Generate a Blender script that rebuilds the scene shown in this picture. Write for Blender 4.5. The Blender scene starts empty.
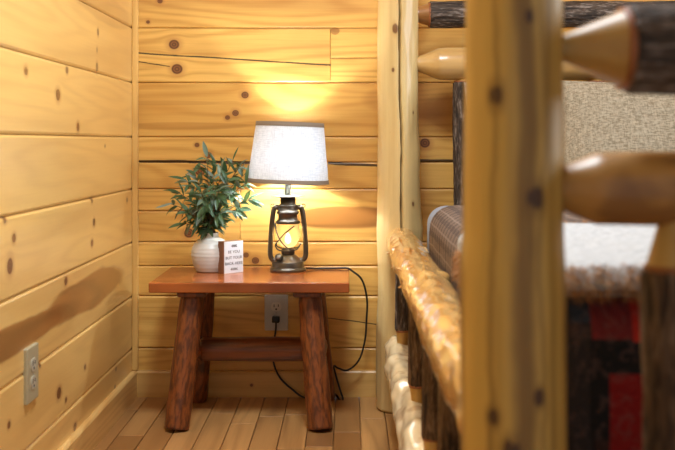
import bpy, bmesh, math, random
from mathutils import Vector, Matrix, noise as mnoise

random.seed(7)
scene = bpy.context.scene
COL = scene.collection
PI = math.pi
F = 1007.0      # focal length in pixels
H = 0.83        # camera height
VX, VY = 348.0, 142.0
YW = 3.29       # back wall
XL = -0.7026    # left wall


def P(px, py, Y):
    return Vector(((px - VX) / F * Y, Y, H - (py - VY) / F * Y))


# ------------------------------------------------------------------ objects
def obj(name, mesh, mat, parent=None, loc=None, rot=None):
    o = bpy.data.objects.new(name, mesh)
    COL.objects.link(o)
    if mat is not None and not mesh.materials:
        mesh.materials.append(mat)
    if parent is not None:
        o.parent = parent
    if loc is not None:
        o.location = loc
    if rot is not None:
        o.rotation_euler = rot
    return o


def tag(o, label=None, cat=None, group=None, kind=None):
    if label: o['label'] = label
    if cat: o['category'] = cat
    if group: o['group'] = group
    if kind: o['kind'] = kind
    return o


def thing(name, label, cat, loc=(0, 0, 0), rot=(0, 0, 0), group=None):
    o = bpy.data.objects.new(name, None)
    o.empty_display_size = 0.05
    COL.objects.link(o)
    o.location = loc
    o.rotation_euler = rot
    tag(o, label, cat, group)
    return o


def finish(bm, smooth=True, name='mesh', recalc=True):
    if recalc:
        bmesh.ops.recalc_face_normals(bm, faces=bm.faces)
    me = bpy.data.meshes.new(name)
    bm.to_mesh(me)
    bm.free()
    if smooth:
        me.polygons.foreach_set('use_smooth', [True] * len(me.polygons))
    return me


def raw(verts, faces, smooth=True, name='mesh'):
    me = bpy.data.meshes.new(name)
    me.from_pydata([tuple(v) for v in verts], [], faces)
    me.update()
    if smooth:
        me.polygons.foreach_set('use_smooth', [True] * len(me.polygons))
    return me


def add_box(bm, lo, hi, bevel=0.0, seg=2, mtx=None):
    r = bmesh.ops.create_cube(bm, size=1.0)
    vs = r['verts']
    c = [(a + b) / 2 for a, b in zip(lo, hi)]
    s = [(b - a) for a, b in zip(lo, hi)]
    for v in vs:
        v.co = Vector((v.co[i] * s[i] + c[i] for i in range(3)))
    if bevel > 0:
        es = list({e for v in vs for e in v.link_edges})
        r2 = bmesh.ops.bevel(bm, geom=es, offset=bevel, segments=seg, affect='EDGES', profile=0.5)
        vs = list({v for f in r2['faces'] for v in f.verts} | {v for v in vs if v.is_valid})
    if mtx is not None:
        for v in vs:
            v.co = mtx @ v.co
    return vs


def box_mesh(lo, hi, bevel=0.0, seg=2, smooth=False):
    bm = bmesh.new()
    add_box(bm, lo, hi, bevel, seg)
    return finish(bm, smooth)


def lathe(profile, segs=48, closed=True, wob=None):
    """profile: list of (r, z) from bottom to top"""
    vs, fs = [], []
    n = len(profile)
    for i, (r, z) in enumerate(profile):
        for k in range(segs):
            a = 2 * PI * k / segs
            rr = r + (wob(a, z) if wob and r > 1e-4 else 0)
            vs.append((rr * math.cos(a), rr * math.sin(a), z))
    for i in range(n - 1):
        for k in range(segs):
            a = i * segs + k; b = i * segs + (k + 1) % segs
            fs.append((a, b, b + segs, a + segs))
    if closed:
        fs.append(tuple(range(segs - 1, -1, -1)))
        fs.append(tuple((n - 1) * segs + k for k in range(segs)))
    return raw(vs, fs)


def smooth_profile(pts, per=6):
    """Catmull-Rom through tuples of any length"""
    out = []
    n = len(pts)
    for i in range(n - 1):
        p0 = pts[max(i - 1, 0)]; p1 = pts[i]; p2 = pts[i + 1]; p3 = pts[min(i + 2, n - 1)]
        for s in range(per):
            t = s / per
            out.append(tuple(0.5 * ((2 * b) + (-a + c) * t + (2 * a - 5 * b + 4 * c - d) * t * t +
                                    (-a + 3 * b - 3 * c + d) * t ** 3)
                             for a, b, c, d in zip(p0, p1, p2, p3)))
    out.append(tuple(pts[-1]))
    return out


def tube_into(vs, fs, pts, rad, segs=10, caps=True):
    pts = [Vector(p) for p in pts]
    n = len(pts)
    base = len(vs)
    up = None
    for i, p in enumerate(pts):
        d = (pts[min(i + 1, n - 1)] - pts[max(i - 1, 0)])
        d = d.normalized() if d.length > 1e-9 else Vector((0, 0, 1))
        if up is None:
            up = d.orthogonal().normalized()
        else:
            up = (up - d * up.dot(d))
            up = up.normalized() if up.length > 1e-6 else d.orthogonal().normalized()
        s = d.cross(up)
        r = rad(i / max(n - 1, 1)) if callable(rad) else rad
        for k in range(segs):
            a = 2 * PI * k / segs
            vs.append(p + (up * math.cos(a) + s * math.sin(a)) * r)
    for i in range(n - 1):
        for k in range(segs):
            a = base + i * segs + k; b = base + i * segs + (k + 1) % segs
            fs.append((a, b, b + segs, a + segs))
    if caps:
        fs.append(tuple(base + k for k in range(segs - 1, -1, -1)))
        fs.append(tuple(base + (n - 1) * segs + k for k in range(segs)))


def tube_mesh(pts, rad, segs=10, smooth_per=6):
    vs, fs = [], []
    if smooth_per:
        pts = smooth_profile([tuple(p) for p in pts], smooth_per)
    tube_into(vs, fs, pts, rad, segs)
    return raw(vs, fs)


def interp(prof, z):
    if z <= prof[0][0]: return prof[0][1]
    for (z0, r0), (z1, r1) in zip(prof, prof[1:]):
        if z <= z1:
            t = (z - z0) / max(z1 - z0, 1e-9)
            return r0 + (r1 - r0) * t
    return prof[-1][1]


def log_mesh(prof, seed=0, segs=56, step=0.014, amp=0.003, kz=3.0, ridge=0.0, facets=0,
             crack=None, knobs=(), bow=0.0, lump=0.0, lz=14.0):
    """A log along +Z.  prof: [(z, r), ...]"""
    z0, z1 = prof[0][0], prof[-1][0]
    zs = set(z for z, _ in prof)
    n = max(2, int((z1 - z0) / step))
    zs |= {z0 + (z1 - z0) * i / n for i in range(n + 1)}
    zs = sorted(zs)
    zz = [zs[0]]
    for z in zs[1:]:
        if z - zz[-1] > 1e-4: zz.append(z)
    vs, fs = [], []
    sx, sy, sz = seed * 3.7 + .13, seed * 5.1 + .37, seed * 2.3 + .71
    for z in zz:
        r0 = interp(prof, z)
        bx = bow * math.sin(PI * (z - z0) / (z1 - z0)) + 0.4 * amp * mnoise.noise((sx, sy, z * 2.2))
        by = 0.6 * amp * mnoise.noise((sy, sx, z * 2.2 + 9))
        for k in range(segs):
            a = 2 * PI * k / segs
            ca, sa = math.cos(a), math.sin(a)
            r = r0
            r += amp * mnoise.noise((ca * 1.3 + sx, sa * 1.3 + sy, z * kz + sz))
            r += amp * .4 * mnoise.noise((ca * 3.2 + sy, sa * 3.2 + sx, z * kz * 3 + sz))
            if lump:
                r += lump * mnoise.noise((ca * 1.8 + sz, sa * 1.8 + sx, z * lz + sy))
            if facets:
                f = 2 * PI / facets
                aa = ((a + .3) % f) - f / 2
                r *= 0.5 + 0.5 * math.cos(f / 2) / math.cos(aa) + 0.02
            if ridge:
                q = mnoise.noise((ca * 5.5 + sx, sa * 5.5 + sy, z * 9 + sz))
                q2 = mnoise.noise((ca * 13 + sy, sa * 13 + sz, z * 26 + sx))
                r += ridge * (0.8 - 2.0 * abs(q)) + ridge * .6 * q2
            for (kz0, ka, kr, kh) in knobs:
                da = (a - ka + PI) % (2 * PI) - PI
                d2 = ((z - kz0) ** 2 + (da * r0) ** 2) / (kr * kr)
                if d2 < 6: r += kh * math.exp(-d2)
            if crack:
                ca0 = crack[0] + crack[3] * mnoise.noise((seed, 3.3, z * 2.5)) + crack[3] * .4 * mnoise.noise((seed, 8.3, z * 11))
                da = (a - ca0 + PI) % (2 * PI) - PI
                w = crack[2] / r0
                if abs(da) < w: r -= crack[1] * (1 - (abs(da) / w) ** 4)
            vs.append((bx + r * ca, by + r * sa, z))
    m = len(zz)
    for i in range(m - 1):
        for k in range(segs):
            a = i * segs + k; b = i * segs + (k + 1) % segs
            fs.append((a, b, b + segs, a + segs))
    fs.append(tuple(range(segs - 1, -1, -1)))
    fs.append(tuple((m - 1) * segs + k for k in range(segs)))
    return raw(vs, fs)


def along(o, p0, p1, roll=0.0):
    d = (Vector(p1) - Vector(p0)).normalized()
    q = d.to_track_quat('Z', 'Y')
    o.rotation_mode = 'QUATERNION'
    from mathutils import Quaternion
    o.rotation_quaternion = q @ Quaternion((0, 0, 1), roll)
    o.location = p0
    return o


# ------------------------------------------------------------------ materials
class NT:
    def __init__(self, name):
        self.mat = bpy.data.materials.new(name)
        self.mat.use_nodes = True
        self.t = self.mat.node_tree
        self.t.nodes.clear()
        self.out = self.t.nodes.new('ShaderNodeOutputMaterial')

    def node(self, typ, ins=None, **props):
        n = self.t.nodes.new(typ)
        for k, v in props.items(): setattr(n, k, v)
        if ins:
            for k, v in ins.items(): self.put(n.inputs[k], v)
        return n

    def put(self, sock, v):
        if isinstance(v, bpy.types.NodeSocket):
            self.t.links.new(v, sock)
        else:
            try:
                sock.default_value = v
            except Exception:
                sock.default_value = tuple(v) + (1.0,)

    def m(self, op, a, b=0.0, c=None, clamp=False):
        n = self.t.nodes.new('ShaderNodeMath')
        n.operation = op; n.use_clamp = clamp
        self.put(n.inputs[0], a); self.put(n.inputs[1], b)
        if c is not None: self.put(n.inputs[2], c)
        return n.outputs[0]

    def vm(self, op, a, b=None, c=None):
        n = self.t.nodes.new('ShaderNodeVectorMath')
        n.operation = op
        self.put(n.inputs[0], a)
        if b is not None: self.put(n.inputs[1], b)
        if c is not None: self.put(n.inputs[2], c)
        return n.outputs['Value'] if op in ('LENGTH', 'DOT_PRODUCT') else n.outputs[0]

    def mix(self, f, a, b, mode='MIX'):
        n = self.t.nodes.new('ShaderNodeMix')
        n.data_type = 'RGBA'; n.blend_type = mode; n.clamp_factor = True
        self.put(n.inputs[0], f)
        for i, v in ((6, a), (7, b)):
            if isinstance(v, bpy.types.NodeSocket): self.t.links.new(v, n.inputs[i])
            else: n.inputs[i].default_value = tuple(v)[:3] + (1.0,)
        return n.outputs[2]

    def noise(self, vec, scale, detail=2.0, rough=.5, dist=0.0):
        n = self.node('ShaderNodeTexNoise', {'Vector': vec, 'Scale': scale, 'Detail': detail,
                                             'Roughness': rough, 'Distortion': dist})
        return n.outputs[0]

    def sm(self, x, lo, hi, a=0.0, b=1.0):
        n = self.t.nodes.new('ShaderNodeMapRange')
        n.interpolation_type = 'SMOOTHSTEP'
        self.put(n.inputs['Value'], x)
        n.inputs['From Min'].default_value = lo; n.inputs['From Max'].default_value = hi
        n.inputs['To Min'].default_value = a; n.inputs['To Max'].default_value = b
        return n.outputs[0]

    def xyz(self, v):
        n = self.node('ShaderNodeSeparateXYZ', {0: v})
        return n.outputs[0], n.outputs[1], n.outputs[2]

    def comb(self, x, y, z):
        return self.node('ShaderNodeCombineXYZ', {0: x, 1: y, 2: z}).outputs[0]

    def obj_co(self):
        return self.node('ShaderNodeTexCoord').outputs['Object']

    def uv(self):
        return self.node('ShaderNodeTexCoord').outputs['UV']

    def bsdf(self, color, rough=.5, metal=0.0, spec=.5, coat=0.0, coat_rough=.1, bump=None, bstr=.3, bdist=.002, **kw):
        ins = {'Base Color': color, 'Roughness': rough, 'Metallic': metal,
               'Specular IOR Level': spec, 'Coat Weight': coat, 'Coat Roughness': coat_rough}
        ins.update(kw)
        b = self.node('ShaderNodeBsdfPrincipled', ins)
        if bump is not None:
            bn = self.node('ShaderNodeBump', {'Height': bump, 'Strength': bstr, 'Distance': bdist})
            self.t.links.new(bn.outputs[0], b.inputs['Normal'])
        return b.outputs[0]

    def done(self, shader):
        self.t.links.new(shader, self.out.inputs[0])
        return self.mat


def plain(name, color, rough=.5, metal=0.0, spec=.5, coat=0.0, nscale=60, namt=.12, bstr=.1, **kw):
    n = NT(name)
    co = n.obj_co()
    nz = n.noise(co, nscale, 3)
    c = n.mix(n.m('MULTIPLY', nz, namt * 2), color, tuple(x * .55 for x in color[:3]))
    return n.done(n.bsdf(c, rough, metal, spec, coat, bump=nz, bstr=bstr, bdist=.001, **kw))


def wood_boards(name, ua, va, light, late, heart, knots=(), cracks=(), hearts=(), rough=.4, coat=0.0,
                tint=.25, heart_amt=.35, band=70.0, red=(.42, .16, .04), spec=.5, coat_rough=.2, contrast=1.0):
    """Pine style boards: grain runs on axis ua, across is va; 'bid' is a per board number"""
    n = NT(name)
    x, y, z = n.xyz(n.obj_co())
    ax = {'X': x, 'Y': y, 'Z': z}
    u, v = ax[ua], ax[va]
    w = ax[[a for a in 'XYZ' if a not in (ua, va)][0]]
    bid = n.node('ShaderNodeAttribute', attribute_name='bid').outputs['Fac']
    uv0 = n.comb(u, v, 0.0)
    wob = n.noise(n.comb(n.m('MULTIPLY', u, 3.0), n.m('MULTIPLY', v, 9.0), n.m('MULTIPLY', bid, 13.0)), 1.0, 3)
    wob = n.m('SUBTRACT', wob, .5)
    dmin = None
    vw = v
    for (uk, vk, ru, rv) in knots:
        q = n.vm('MULTIPLY_ADD', uv0, (1 / ru, 1 / rv, 0), (-uk / ru, -vk / rv, 0))
        d2 = n.vm('DOT_PRODUCT', q, q)
        e = n.m('POWER', .80, d2)
        vw = n.m('MULTIPLY_ADD', n.m('MULTIPLY', n.m('SUBTRACT', v, vk), -.75), e, vw)
        dmin = d2 if dmin is None else n.m('MINIMUM', dmin, d2)
    # board grain
    bu = n.m('ADD', u, n.m('MULTIPLY', bid, 37.0))
    bw = n.m('ADD', n.m('MULTIPLY', w, 2.0), n.m('MULTIPLY', bid, 91.0))
    gco = n.comb(n.m('MULTIPLY', bu, .9), n.m('MULTIPLY', vw, 9.0), bw)
    n1 = n.noise(gco, 1.0, 1.0, .35)
    rings = n.m('SINE', n.m('MULTIPLY', n1, band))
    rings = n.m('MULTIPLY_ADD', rings, .5, .5)
    rings = n.m('POWER', rings, 1.8)
    fco = n.comb(n.m('MULTIPLY', bu, 5.0), n.m('MULTIPLY', vw, 190.0), bw)
    fine = n.noise(fco, 1.0, 3.0, .6)
    lowco = n.comb(n.m('MULTIPLY', bu, .7), n.m('MULTIPLY', vw, 7.0), n.m('ADD', bw, 5.0))
    low = n.noise(lowco, 1.0, 2.0, .5)
    fac = n.m('MULTIPLY', rings, .38 * contrast)
    fac = n.m('MULTIPLY_ADD', n.m('SUBTRACT', fine, .42), .65 * contrast, fac)
    c = n.mix(fac, light, late)
    hm = n.sm(low, .50, .68)
    c = n.mix(n.m('MULTIPLY', hm, heart_amt), c, heart)
    for (uk, vk, ru, rv, amt) in hearts:
        q = n.vm('MULTIPLY_ADD', n.comb(u, n.m('MULTIPLY_ADD', wob, rv * .9, v), 0.0), (1 / ru, 1 / rv, 0), (-uk / ru, -vk / rv, 0))
        d2 = n.vm('DOT_PRODUCT', q, q)
        k = n.sm(d2, 1.25, .75)
        c = n.mix(n.m('MULTIPLY', k, amt), c, n.mix(rings, heart, tuple(h * .68 for h in heart)))
    # per board tint
    tb = n.m('FRACT', n.m('MULTIPLY', bid, 7.31))
    c = n.mix(n.m('MULTIPLY', tb, tint), c, late)
    bump = n.m('MULTIPLY_ADD', rings, .25, n.m('MULTIPLY', fine, .5))
    # cracks: (u0, v0, u1, v1, half width)
    for (u0, v0, u1, v1, hw) in cracks:
        sl = (v1 - v0) / (u1 - u0)
        line = n.m('MULTIPLY_ADD', u, sl, v0 - sl * u0)
        dd = n.m('ABSOLUTE', n.m('SUBTRACT', n.m('MULTIPLY_ADD', wob, .012, v), line))
        wn = n.m('MULTIPLY_ADD', fine, hw * 1.2, hw * .3)
        k = n.m('LESS_THAN', dd, wn)
        k = n.m('MULTIPLY', k, n.m('MULTIPLY', n.m('GREATER_THAN', u, u0), n.m('LESS_THAN', u, u1)))
        c = n.mix(n.m('MULTIPLY', k, .9), c, (.02, .010, .005))
        bump = n.m('MULTIPLY_ADD', k, -2.0, bump)
    if dmin is not None:
        d = n.m('ADD', n.m('SQRT', dmin), n.m('MULTIPLY', wob, .35))
        halo = n.sm(d, 2.3, 1.0)
        c = n.mix(n.m('MULTIPLY', halo, .45), c, red)
        core = n.sm(d, 1.1, .92)
        kr = n.m('MULTIPLY_ADD', n.m('SINE', n.m('MULTIPLY', d, 14.0)), .5, .5)
        kc = n.mix(kr, (.07, .021, .008), (.25, .085, .024))
        c = n.mix(n.m('MULTIPLY', core, .93), c, kc)
    return n.done(n.bsdf(c, rough, 0, spec, coat, coat_rough, bump=bump, bstr=.12, bdist=.0015))


def wood_log(name, light, dark, streak=.5, zs=1.2, xs=26.0, knots=(), rough=.4, coat=0.0, coat_rough=.12,
             bstr=.2, lo=.40, hi=.64, knotcol=(.06, .022, .01), patch=None, patch_amt=.5, spec=.5, big=9.0, bands=()):
    n = NT(name)
    co = n.obj_co()
    x, y, z = n.xyz(co)
    oi = n.node('ShaderNodeObjectInfo').outputs['Random']
    off = n.m('MULTIPLY', oi, 23.0)
    zz = n.m('ADD', n.m('MULTIPLY', z, zs), off)
    sc = n.comb(n.m('MULTIPLY', x, xs), n.m('MULTIPLY', y, xs), n.m('MULTIPLY', zz, 1.6))
    s1 = n.noise(sc, 1.0, 3.0, .55, .4)
    s2 = n.noise(n.comb(n.m('MULTIPLY', x, xs * 6), n.m('MULTIPLY', y, xs * 6), n.m('MULTIPLY', zz, 6.0)), 1.0, 2.0)
    f = n.m('ADD', n.sm(s1, lo, hi, 0, streak), n.m('MULTIPLY', n.m('SUBTRACT', s2, .45), .5))
    c = n.mix(f, light, dark)
    if patch is not None:
        b = n.noise(n.comb(n.m('MULTIPLY', x, big), n.m('MULTIPLY', y, big), n.m('ADD', n.m('MULTIPLY', z, big * .8), off)), 1.0, 3, .6)
        c = n.mix(n.m('MULTIPLY', n.sm(b, .5, .62), patch_amt), c, patch)
    for (ba, bw, amt) in bands:      # long darker heartwood streaks up the log
        an = n.m('ARCTAN2', y, x)
        wv_ = n.noise(n.comb(n.m('MULTIPLY', z, 5.0), ba, 3.0), 1.0, 3, .6)
        dd = n.m('ABSOLUTE', n.m('SUBTRACT', n.m('MULTIPLY_ADD', wv_, .7, an), ba + .35))
        c = n.mix(n.m('MULTIPLY', n.sm(dd, bw * 1.6, bw * .3), n.m('MULTIPLY_ADD', s2, amt * .8, amt * .6)), c, dark)
    dmin = None
    for (kx, ky, kz, r) in knots:
        q = n.vm('MULTIPLY_ADD', co, (1 / r, 1 / r, .62 / r), (-kx / r, -ky / r, -.62 * kz / r))
        d2 = n.vm('DOT_PRODUCT', q, q)
        dmin = d2 if dmin is None else n.m('MINIMUM', dmin, d2)
    if dmin is not None:
        d = n.m('ADD', n.m('SQRT', dmin), n.m('MULTIPLY', n.m('SUBTRACT', s2, .5), 1.3))
        c = n.mix(n.sm(d, 2.0, .9, 0, .5), c, dark)
        c = n.mix(n.sm(d, 1.1, .75, 0, .9), c, knotcol)
    return n.done(n.bsdf(c, rough, 0, spec, coat, coat_rough, bump=n.m('ADD', s1, n.m('MULTIPLY', s2, .4)), bstr=bstr, bdist=.002))


def bark_mat(name, dark, mid, grey):
    n = NT(name)
    x, y, z = n.xyz(n.obj_co())
    off = n.m('MULTIPLY', n.node('ShaderNodeObjectInfo').outputs['Random'], 31.0)
    a = n.noise(n.comb(n.m('MULTIPLY', x, 70.0), n.m('MULTIPLY', y, 70.0), n.m('MULTIPLY_ADD', z, 13.0, off)), 1.0, 4, .65, .8)
    b = n.noise(n.comb(n.m('MULTIPLY', x, 190.0), n.m('MULTIPLY', y, 190.0), n.m('MULTIPLY_ADD', z, 45.0, off)), 1.0, 3, .6)
    c = n.mix(n.sm(a, .36, .60), dark, mid)
    c = n.mix(n.m('MULTIPLY', n.sm(n.m('MULTIPLY_ADD', b, .5, n.m('MULTIPLY', a, .5)), .50, .66), .85), c, grey)
    return n.done(n.bsdf(c, .72, 0, .35, bump=n.m('ADD', a, n.m('MULTIPLY', b, .5)), bstr=.9, bdist=.004))


def wv(px, py, r, k=1.0):   # a knot on the back wall, pixel radius
    p = P(px, py, YW); return (p.x, p.z, r / 306.0 * 1.1 * k, r / 306.0)


def lv(px, py, r, k=1.0):   # a knot on the left wall, r = vertical pixel radius
    Y = -XL * F / (VX - px)
    r *= .85; return (Y, H - (py - VY) / F * Y, r * Y / F * k * 1.25, r * Y / F)


PINE_L = (.82, .49, .125)
PINE_D = (.50, .215, .032)
PINE_H = (.36, .14, .030)


def bc(x0, y0, x1, y1, w):
    a = P(x0, y0, YW); b = P(x1, y1, YW); return (a.x, a.z, b.x, b.z, w)


M = {}
M['wall_back'] = wood_boards('pine_back_wall', 'X', 'Z', PINE_L, PINE_D, PINE_H,
    knots=[wv(174, 44.5, 5), wv(177, 69, 5), wv(160, 1, 2.4), wv(148, 22, 1.6), wv(245, 95, 3.6), wv(235.5, 113, 3.2),
           wv(227.5, 117.5, 2.4), wv(197, 145, 2.3), wv(208.5, 155, 3.2), wv(200, 171, 4.6), wv(189, 233, 4.6),
           wv(246, 255, 2.6), wv(255.5, 260.5, 3.4), wv(425, 143, 4.6), wv(241, 384, 1.3), wv(390, 384, 2.2)],
    cracks=[bc(138, 53, 331, 65, .0028), bc(138, 62, 170, 66.5, .002), bc(139, 161.5, 262, 162.2, .0055),
            bc(328, 163, 380, 165, .005), bc(420, 161, 455, 161, .005), bc(323, 318, 378, 324, .0018)],
    hearts=[(P(345, 218, YW).x, P(345, 218, YW).z,   .20, .034, .95), (P(185, 126, YW).x, P(185, 126, YW).z, .22, .012, .45),
            (P(425, 100, YW).x, P(425, 100, YW).z, .20, .06, .5), (P(425, 215, YW).x, P(425, 225, YW).z, .14, .07, .5),
            (P(160, 103, YW).x, P(160, 103, YW).z, .20, .008, .3),
            (P(335, 31, YW).x, P(335, 31, YW).z, .015, .012, .8)],
    rough=.36, tint=.55, contrast=1.2)
M['wall_left'] = wood_boards('pine_left_wall', 'Y', 'Z', (.91, .61, .21), (.58, .30, .065), PINE_H,
    knots=[lv(98, 32, 4, .7), lv(97, 50, 3, .5), lv(97, 67, 5, .7), lv(67, 70, 4), lv(26, 71, 5), lv(58, 95, 6.5), lv(78, 127, 5),
           lv(92, 200, 3.5), lv(94, 222, 4), lv(92, 243, 4), lv(10, 266, 10, .8), lv(14, 238, 5), lv(66, 281, 5),
           lv(127, 200, 3), lv(5, 220, 4), lv(59, 393, 6.5), lv(40, 365, 3), lv(9, 425, 4), lv(85, 367, 3), lv(75, 427, 5),
           lv(116, 369, 2.5), lv(115, 387, 2.5), lv(127, 393, 2), lv(66, 400, 3), lv(105, 146, 2)],
    hearts=[(2.05, .4135, .45, .034, .85), (2.75, .423, .40, .05, .85), (2.9, 1.22, .35, .05, .35)], rough=.38, coat=1.0, coat_rough=.30, contrast=.6, band=48, tint=.15, heart_amt=.2)
M['wall_other'] = wood_boards('pine_plain_wall', 'Y', 'Z', PINE_L, PINE_D, PINE_H, rough=.4)
M['trim'] = wood_boards('pine_trim', 'Z', 'X', (.80, .49, .15), (.56, .27, .05), PINE_H, rough=.35)
M['base_x'] = wood_boards('pine_baseboard_across', 'X', 'Z', (.74, .45, .14), (.52, .25, .05), PINE_H,
                          knots=[(P(252, 384, YW).x, P(252, 384, YW).z, .005, .005), (P(388, 376, YW).x, P(388, 376, YW).z, .008, .008)], rough=.33)
M['base_y'] = wood_boards('pine_baseboard_along', 'Y', 'Z', (.78, .50, .18), (.54, .28, .07), PINE_H, rough=.33)
M['floor'] = wood_boards('maple_floor', 'Y', 'X', (.66, .355, .125), (.25, .105, .030), (.17, .070, .024), rough=.36, tint=.95,
                         heart_amt=.75, band=40, contrast=.75, coat=.15)
M['ceiling'] = wood_boards('pine_ceiling', 'Y', 'X', PINE_L, PINE_D, PINE_H, rough=.45)
M['table_top'] = wood_boards('red_stained_slab', 'X', 'Y', (.42, .112, .022), (.13, .027, .006), (.14, .032, .008), rough=.22, contrast=1.7,
                             tint=.1, heart_amt=.6, band=45, coat=.12, coat_rough=.14)
M['table_leg'] = wood_log('red_stained_log', (.25, .070, .015), (.075, .019, .006), streak=.85, zs=16.0, xs=95, rough=.42, coat=.1,
                          coat_rough=.3, bstr=.9, lo=.38, hi=.64, knots=[(-.02, -.032, .12, .010), (.0, -.036, .05, .007)])
M['table_bar'] = wood_log('dark_stained_bar', (.22, .062, .017), (.06, .017, .007), streak=.9, zs=2.0, xs=36, rough=.4, coat=.2, coat_rough=.3, bstr=.5)
M['post_pale'] = wood_log('pale_peeled_cedar', (.70, .52, .23), (.50, .30, .105), streak=.4, zs=.7, xs=20, rough=.38,
                          knots=[(-.012, -.063, 1.175, .012), (-.02, -.062, 1.05, .005), (.04, -.05, .64, .006), (-.005, -.067, .145, .011),
                                 (-.03, -.057, .86, .003), (.045, -.045, .92, .004)], knotcol=(.16, .06, .02), coat=.1)
M['post_front'] = wood_log('honey_cedar_post', (.58, .365, .085), (.20, .100, .020), streak=.9, zs=.30, xs=25, lo=.42, hi=.58, rough=.48, bands=[(-PI / 2 + .05, .20, .75), (-PI / 2 + .42, .05, .5), (-PI / 2 - .55, .06, .5)],
                           knots=[(-.026, -.046, .83 + .0447, .0085), (.013, -.051, .83 - .0526, .0095), (.008, -.05, .83 + .119, .006),
                                  (-.011, -.051, .83 - .293, .008), (-.027, -.045, .83 - .261, .006), (.016, -.05, .83 - .241, .0055),
                                  (.012, -.05, .83 + .125, .004)], coat=.0)
M['rail_honey'] = wood_log('honey_peeled_rail', (.74, .45, .15), (.42, .19, .045), streak=.7, zs=1.2, xs=20, rough=.2, coat=.7,
                           coat_rough=.12, patch=(.46, .19, .05), patch_amt=.5)
M['rail_white'] = wood_log('cream_peeled_log', (.84, .72, .48), (.72, .54, .28), streak=.35, zs=3, xs=14, rough=.2, coat=.5,
                           coat_rough=.12, patch=(.34, .16, .06), patch_amt=.4, big=15)
M['rail_peeled'] = wood_log('tan_peeled_rail', (.58, .36, .13), (.36, .19, .06), streak=.6, zs=1.0, xs=18, rough=.3, coat=.3, coat_rough=.2)
M['rail_foot'] = wood_log('brown_peeled_rail', (.46, .235, .060), (.15, .056, .015), streak=.9, zs=1.0, xs=14, rough=.45, coat=.08,
                          coat_rough=.18, patch=(.16, .06, .02), patch_amt=.6)
M['tenon'] = wood_log('turned_tenon', (.52, .31, .085), (.36, .18, .045), streak=.6, zs=1.5, xs=18, rough=.45, coat=.0, coat_rough=.2)
M['tenon_dark'] = wood_log('dark_turned_tenon', (.34, .15, .045), (.18, .07, .02), streak=.6, zs=1.5, xs=18, rough=.35, coat=.2, coat_rough=.2)
M['cambium'] = wood_log('red_inner_bark', (.30, .10, .03), (.15, .045, .015), streak=.6, rough=.5)
M['bark'] = bark_mat('hickory_bark', (.024, .016, .012), (.085, .058, .042), (.30, .25, .22))
M['bark_brown'] = bark_mat('brown_hickory_bark', (.024, .013, .008), (.12, .066, .033), (.20, .135, .085))
M['ceramic'] = None
M['black'] = plain('black_cord', (.012, .011, .011), .4, nscale=200)
M['stem'] = plain('brown_stem', (.13, .07, .03), .6)
M['grey_plate'] = plain('grey_cover_plate', (.60, .61, .60), .35, namt=.03)
M['ivory'] = plain('ivory_plastic', (.50, .46, .35), .35, namt=.03)
M['almond'] = plain('almond_cover_plate', (.44, .385, .24), .35, namt=.03)
M['white_plastic'] = plain('white_receptacle', (.74, .73, .68), .3, namt=.02)
M['slot'] = plain('dark_slot', (.015, .013, .012), .6)
M['screw'] = plain('steel_screw', (.55, .54, .50), .3, metal=.9)
M['bronze'] = plain('antique_bronze', (.17, .145, .115), .30, metal=.85, nscale=45, namt=.5, bstr=.05)
M['bronze_dark'] = plain('dark_bronze', (.075, .058, .045), .32, metal=.7, nscale=45, namt=.4, bstr=.05)
M['steel'] = plain('grey_steel_stem', (.46, .50, .48), .35, metal=.6)
M['sign_side'] = wood_log('sign_wood_edge', (.26, .11, .05), (.14, .05, .02), rough=.55)
M['sign_face'] = plain('sign_white_paint', (.74, .78, .84), .55, namt=.03)
M['ink'] = plain('sign_ink', (.10, .09, .095), .7)
M['mattress'] = plain('pale_blue_sheet', (.36, .43, .57), .85, nscale=400, namt=.06, bstr=.2)


def ceramic():
    n = NT('cream_ribbed_ceramic')
    x, y, z = n.xyz(n.obj_co())
    nz = n.noise(n.comb(n.m('MULTIPLY', x, 14.0), n.m('MULTIPLY', y, 14.0), n.m('MULTIPLY', z, 120.0)), 1.0, 3)
    c = n.mix(nz, (.78, .78, .76), (.60, .58, .53))
    return n.done(n.bsdf(c, .38, 0, .5, .15, .2, bump=nz, bstr=.25, bdist=.002))


M['ceramic'] = ceramic()


def leaf():
    n = NT('olive_leaf')
    at = n.node('ShaderNodeAttribute', attribute_name='bid').outputs['Fac']
    c = n.mix(at, (.025, .080, .032), (.11, .20, .10))
    c = n.mix(n.sm(at, .72, .98, 0, .8), c, (.26, .34, .31))
    bf = n.node('ShaderNodeNewGeometry').outputs['Backfacing']
    c = n.mix(n.m('MULTIPLY', bf, .6), c, (.22, .29, .24))
    p = n.bsdf(c, .34, 0, .5)
    tr = n.node('ShaderNodeBsdfTranslucent', {'Color': n.mix(.5, c, (.22, .34, .06))})
    mx = n.node('ShaderNodeMixShader', {0: .22, 1: p, 2: tr.outputs[0]})
    return n.done(mx.outputs[0])


M['leaf'] = leaf()


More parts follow.
